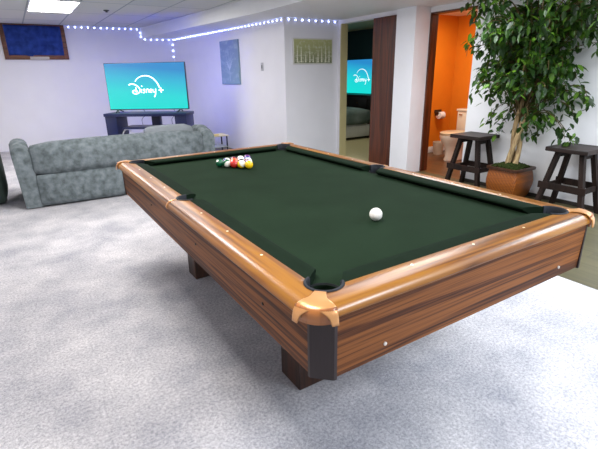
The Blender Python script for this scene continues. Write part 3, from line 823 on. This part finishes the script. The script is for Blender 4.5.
for s in (-1, 1): obj('arm', B(s*.075-.008, s*.075+.008, -.085, -.015, -.01, .05, .003), m_hold, tp)
bm = bmesh.new(); lathe(bm, [(.0185, -.083), (.0185, .083)], (0, -.075, -.005), 14, 'x'); obj('roller', bm, m_white, tp, 60)
bm = bmesh.new(); lathe(bm, [(.02, -.055), (.058, -.055), (.058, .055), (.02, .055)], (5.47, 4.3-.075, .635), 24, 'x')
solo('toilet_paper_roll', bm, m_white, 'white toilet paper roll on the dark holder', 'toilet paper', (5.47, 4.225, .577))
pp = thing('picture', 'tan picture on the orange bathroom wall above the toilet', 'picture', (5.8, 3.62, 1.33))
obj('frame', B(-.02, -.001, -.2, .2, 0, .52, .003, 1), mat('tan_frame', (150, 106, 52), .5), pp)
obj('print', B(-.0225, -.019, -.175, .175, .025, .495), pic_mat('tan_print', (186, 128, 60), (170, 120, 60), (222, 178, 100), 0), pp, 0)
wb = thing('waste_bin', 'small pale bin on the bathroom floor behind the toilet', 'bin', (5.35, 4.12, -.004))
bm = bmesh.new(); lathe(bm, [(.075, 0), (.095, .21), (.09, .21), (.07, .01)], n=20); obj('body', bm, mat('bin_pale', (196, 180, 160), .5), wb)

# ------------------------------------------------------------------ stools
m_stool = wood('stool_wood', (20, 12, 10), (44, 30, 25), 1, .5, .04, spec=.3)
m_stoolv = wood('stool_leg_wood', (16, 10, 8), (36, 24, 19), 2, .6, 0, spec=.2)
def make_stool(label, loc, hx, hy, hz):
    s = thing('bar_stool', label, 'stool', loc, 0, 'dark wooden bar stools')
    bm = bmesh.new()
    # slightly dished seat slab
    n = 8; hz0 = hz-.042; top = []; bot = []
    def per(k):
        pts = []
        for i in range(n): pts.append((-hx+2*hx*i/n, -hy))
        for i in range(n): pts.append((hx, -hy+2*hy*i/n))
        for i in range(n): pts.append((hx-2*hx*i/n, hy))
        for i in range(n): pts.append((-hx, hy-2*hy*i/n))
        return [(x*k, y*k) for x, y in pts]
    loft(bm, [[(x, y, hz0) for x, y in per(.97)], [(x, y, hz0+.006) for x, y in per(1)], [(x, y, hz-.006) for x, y in per(1)], [(x, y, hz) for x, y in per(.98)], [(x, y, hz-.004) for x, y in per(.7)]])
    obj('seat', bm, m_stool, s, 30)
    bx, by, tx, ty = hx-.035, hy+.03, hx-.10, hy-.085
    P = lambda sx, sy, f: Vector((sx*(bx+(tx-bx)*f), sy*(by+(ty-by)*f), -.006+(hz0+.006)*f))
    for sx in (-1, 1):
        for sy in (-1, 1):
            bm = bmesh.new(); bar(bm, P(sx, sy, 0), P(sx, sy, 1), .05, .042, (0, 1, 0)); obj('leg', bm, m_stoolv, s, 0)
    f = .43
    for sx in (-1, 1):
        a, b_ = P(sx, -1, f), P(sx, 1, f); ex = Vector((sx*.028, 0, 0)); e = Vector((0, .05, 0))
        bm = bmesh.new(); bar(bm, a+ex-e, b_+ex+e, .02, .065); obj('stretcher', bm, m_stoolv, s, 0)
    for sy in (-1, 1):
        a, b_ = P(-1, sy, f-.02), P(1, sy, f-.02)
        bm = bmesh.new(); bar(bm, a, b_, .022, .05); obj('stretcher', bm, m_stoolv, s, 0)
    for sy in (-1, 1):
        bm = bmesh.new(); bar(bm, (-tx, sy*ty, hz0-.03), (tx, sy*ty, hz0-.03), .022, .055); obj('seat_rail', bm, m_stoolv, s, 0)
    return s
make_stool('dark wooden stool left of the potted ficus by the bathroom doorway', (3.865, 2.35, 0), .19, .20, .64)
make_stool('dark wooden stool right of the potted ficus against the white wall', (3.845, 1.185, 0), .20, .195, .64)

# ------------------------------------------------------------------ potted ficus
fx, fy = 3.80, 1.80
fi = thing('potted_ficus', 'tall leafy ficus tree in a square bulging woven pot', 'potted plant', (fx, fy, -.006))
bm = bmesh.new(); loops = []
def sq(h, z, rr=.03):
    pts = []
    for cx, cy, a0 in ((h-rr, h-rr, 0), (-h+rr, h-rr, 90), (-h+rr, -h+rr, 180), (h-rr, -h+rr, 270)):
        for k in range(4): pts.append((cx+rr*math.cos(R(a0+30*k)), cy+rr*math.sin(R(a0+30*k)), z))
    return pts
for h, z in ((.125, 0), (.14, .02), (.165, .09), (.178, .17), (.180, .21), (.174, .27), (.165, .32), (.165, .335)): loops.append(sq(h, z))
loft(bm, loops)
def weave():
    m = bpy.data.materials.new('woven_pot'); m.use_nodes = True; nt = m.node_tree; b = nt.nodes['Principled BSDF']; b.inputs['Roughness'].default_value = .4
    tc = nt.nodes.new('ShaderNodeTexCoord'); mp = nt.nodes.new('ShaderNodeMapping'); mp.inputs['Rotation'].default_value = (R(45), R(45), 0); mp.inputs['Scale'].default_value = (70, 70, 70)
    nt.links.new(tc.outputs['Object'], mp.inputs[0])
    ck = nt.nodes.new('ShaderNodeTexChecker'); ck.inputs['Scale'].default_value = 1; ck.inputs['Color1'].default_value = (*lin((104, 52, 10)), 1); ck.inputs['Color2'].default_value = (*lin((140, 76, 18)), 1)
    nt.links.new(mp.outputs[0], ck.inputs[0]); nt.links.new(ck.outputs[0], b.inputs['Base Color']); return m
po = obj('pot', bm, weave(), fi, 40)
bm = bmesh.new(); loft(bm, [sq(.166, .33), sq(.185, .335), sq(.187, .36), sq(.180, .365), sq(.158, .362), sq(.155, .33)]); obj('pot_rim', bm, mat('rim_dark', (58, 30, 16), .35), po, 40)
rf = random.Random(11)
bm = bmesh.new()
for i in range(420):
    x, y = rf.uniform(-.15, .15), rf.uniform(-.15, .15); h = .335+.05*(1-(x*x+y*y)/.045)+rf.uniform(0, .012)
    bmesh.ops.create_icosphere(bm, subdivisions=1, radius=rf.uniform(.010, .02), matrix=Matrix.Translation((x, y, h)))
mo = obj('moss', bm, mat('moss_dark', (38, 46, 18), .95, .1, var=.3, scale=40), fi, 0); mo['kind'] = 'stuff'
# three twisted stems
m_bark = mat('bark', (120, 98, 70), .8, .2, rgb2=(176, 152, 112), scale=16, stretch=(3, 3, .6), bump=.4, bscale=50)
lean = Vector((.00, -.02, 0)); TOPZ = 1.45
for k in range(3):
    pts = []; rr = []
    for i in range(22):
        f = i/21; a = 2*PI*k/3+f*5.2; w_ = .046*(1-.5*f)
        pts.append((w_*math.cos(a)+.06*f, w_*math.sin(a)-.02*f, .33+f*(TOPZ-.33))); rr.append(.030*(1-.5*f))
    bm = bmesh.new(); tube(bm, pts, rr, 9); obj('trunk', bm, m_bark, fi, 60)
# branches and leaves
bb = bmesh.new(); lb = bmesh.new()
def leaf(p, d, size, mi):
    d = d.normalized(); u = Vector((rf.uniform(-.5, .5), rf.uniform(-.5, .5), 1)).normalized()
    s = d.cross(u)
    if s.length < .05: s = Vector((1, 0, 0))
    s.normalize(); n = s.cross(d)
    l_, w_ = size, size*.23
    P = [p, p+d*l_*.28+s*w_+n*l_*.03, p+d*l_*.62+s*w_*.85, p+d*l_-n*l_*.10, p+d*l_*.62-s*w_*.85, p+d*l_*.28-s*w_+n*l_*.03]
    M_ = [p+d*l_*.3-n*l_*.03, p+d*l_*.64-n*l_*.05]
    v = [lb.verts.new(q) for q in P]; c = [lb.verts.new(q) for q in M_]
    for f in ((v[0], v[1], c[0]), (v[1], v[2], c[1], c[0]), (v[2], v[3], c[1]), (v[3], v[4], c[1]), (v[4], v[5], c[0], c[1]), (v[5], v[0], c[0])):
        q = lb.faces.new(f); q.material_index = mi
WALLX = XR-.02-fx; TOP = SOF-.03
def ok(p): return p.x < WALLX and p.z < TOP
def crown_r(z):     # lateral reach by height
    t = [(.55, .22), (.8, .40), (1.0, .44), (1.3, .50), (1.6, .57), (1.9, .68), (2.1, .76)]
    if z <= t[0][0]: return t[0][1]
    for (a, ra), (b, rb) in zip(t, t[1:]):
        if z <= b: return ra+(rb-ra)*(z-a)/(b-a)
    return t[-1][1]
nb = 0
while nb < 165:
    a = rf.uniform(0, 2*PI); z1 = rf.uniform(1.12, 2.09) if rf.random() < .92 else rf.uniform(.78, 1.1)
    rad = crown_r(z1)*math.sqrt(rf.uniform(.10, 1.0))
    tip = Vector((rad*.85*math.cos(a)-.02, rad*1.05*math.sin(a)-.10, z1))
    if tip.x > WALLX: tip.x = WALLX-rf.uniform(0, .12)
    f0 = min(.98, max(.45, (z1-.33-.35)/(TOPZ-.33)*rf.uniform(.75, .95)))
    st_ = Vector((.06*f0, -.02*f0, .33+f0*(TOPZ-.33)))
    md_ = st_*.45+tip*.55+Vector((0, 0, .14)); md_.z = min(md_.z, TOP-.03)
    pts = smoothline([st_, md_, tip, tip+Vector((tip.x*.10, tip.y*.10, -.10))], 5)
    pts = [Vector((min(p.x, WALLX-.02), p.y, min(p.z, TOP-.02))) for p in pts]
    tube(bb, pts, [.0045*(1-.75*i/len(pts))+.001 for i in range(len(pts))], 5)
    nb += 1
    n_l = rf.randint(22, 30)
    for k in range(n_l):
        f = .22+.78*(k/n_l)+rf.uniform(-.02, .02); i = min(len(pts)-2, int(f*(len(pts)-1)))
        p = pts[i].lerp(pts[i+1], f*(len(pts)-1)-i)+Vector((rf.gauss(0, .04), rf.gauss(0, .04), rf.gauss(0, .035)))
        t = (pts[i+1]-pts[i]).normalized()
        dd = t*.5+Vector((rf.gauss(0, .6), rf.gauss(0, .6), rf.uniform(-1.1, .25)))
        sz = rf.uniform(.065, .105)
        if ok(p) and ok(p+dd.normalized()*sz): leaf(p, dd, sz, rf.choice((0, 0, 0, 1, 1, 2)))
obj('branches', bb, mat('twig', (84, 70, 44), .8, .2, var=.15), fi, 60)
def leaf_mat(nm, c):
    m = mat(nm, c, .38, .4, var=.2, scale=14); nt = m.node_tree
    b = nt.nodes['Principled BSDF']; tr = nt.nodes.new('ShaderNodeBsdfTranslucent'); tr.inputs[0].default_value = (*[v*1.5 for v in lin((c[0]+40, c[1]+50, c[2]))], 1)
    mx = nt.nodes.new('ShaderNodeMixShader'); mx.inputs[0].default_value = .25; o = nt.nodes['Material Output']
    nt.links.new(b.outputs[0], mx.inputs[1]); nt.links.new(tr.outputs[0], mx.inputs[2]); nt.links.new(mx.outputs[0], o.inputs[0]); return m
obj('foliage', lb, [leaf_mat('leaf_dark', (20, 44, 13)), leaf_mat('leaf_mid', (36, 66, 20)), leaf_mat('leaf_light', (78, 114, 36))], fi, 0)

# ------------------------------------------------------------------ light
def panel(x, y, z, p, col=(1, .98, .97), sx=.58, sy=1.18): light('ceiling_or_fill_lamp', (x, y, z-.02), sx, sy, p, col)
panel(.055, 3.13, CEIL, 60)
panel(-.35, .3, CEIL, 48)
panel(1.9, 1.6, CEIL, 26, (.92, .95, 1))
panel(1.7, -2.0, CEIL, 140, (.78, .87, 1))
panel(-1.8, 6.0, CEIL, 34)
panel(1.3, 5.9, CEIL, 19)
panel(3.2, -.4, SOF, 72, (.90, .95, 1))
panel(2.75, 2.1, SOF, 42, (.94, .97, 1))  # fill lamp with no known fixture, added to brighten pillar and right walls
light('bathroom_lamp', (4.9, 3.4, 2.18), .4, .4, 27, (1, .90, .75))
light('bedroom_lamp', (4.9, 5.7, 2.24), .5, .5, 12, (1, .93, .75))

wd_ = bpy.data.worlds.new('world'); S.world = wd_; wd_.use_nodes = True
bg = wd_.node_tree.nodes['Background']; bg.inputs[0].default_value = (.86, .91, 1, 1); bg.inputs[1].default_value = .7

S.view_settings.view_transform = 'Standard'; S.view_settings.look = 'None'; S.view_settings.exposure = 0; S.view_settings.gamma = 1
S.view_settings.use_curve_mapping = False
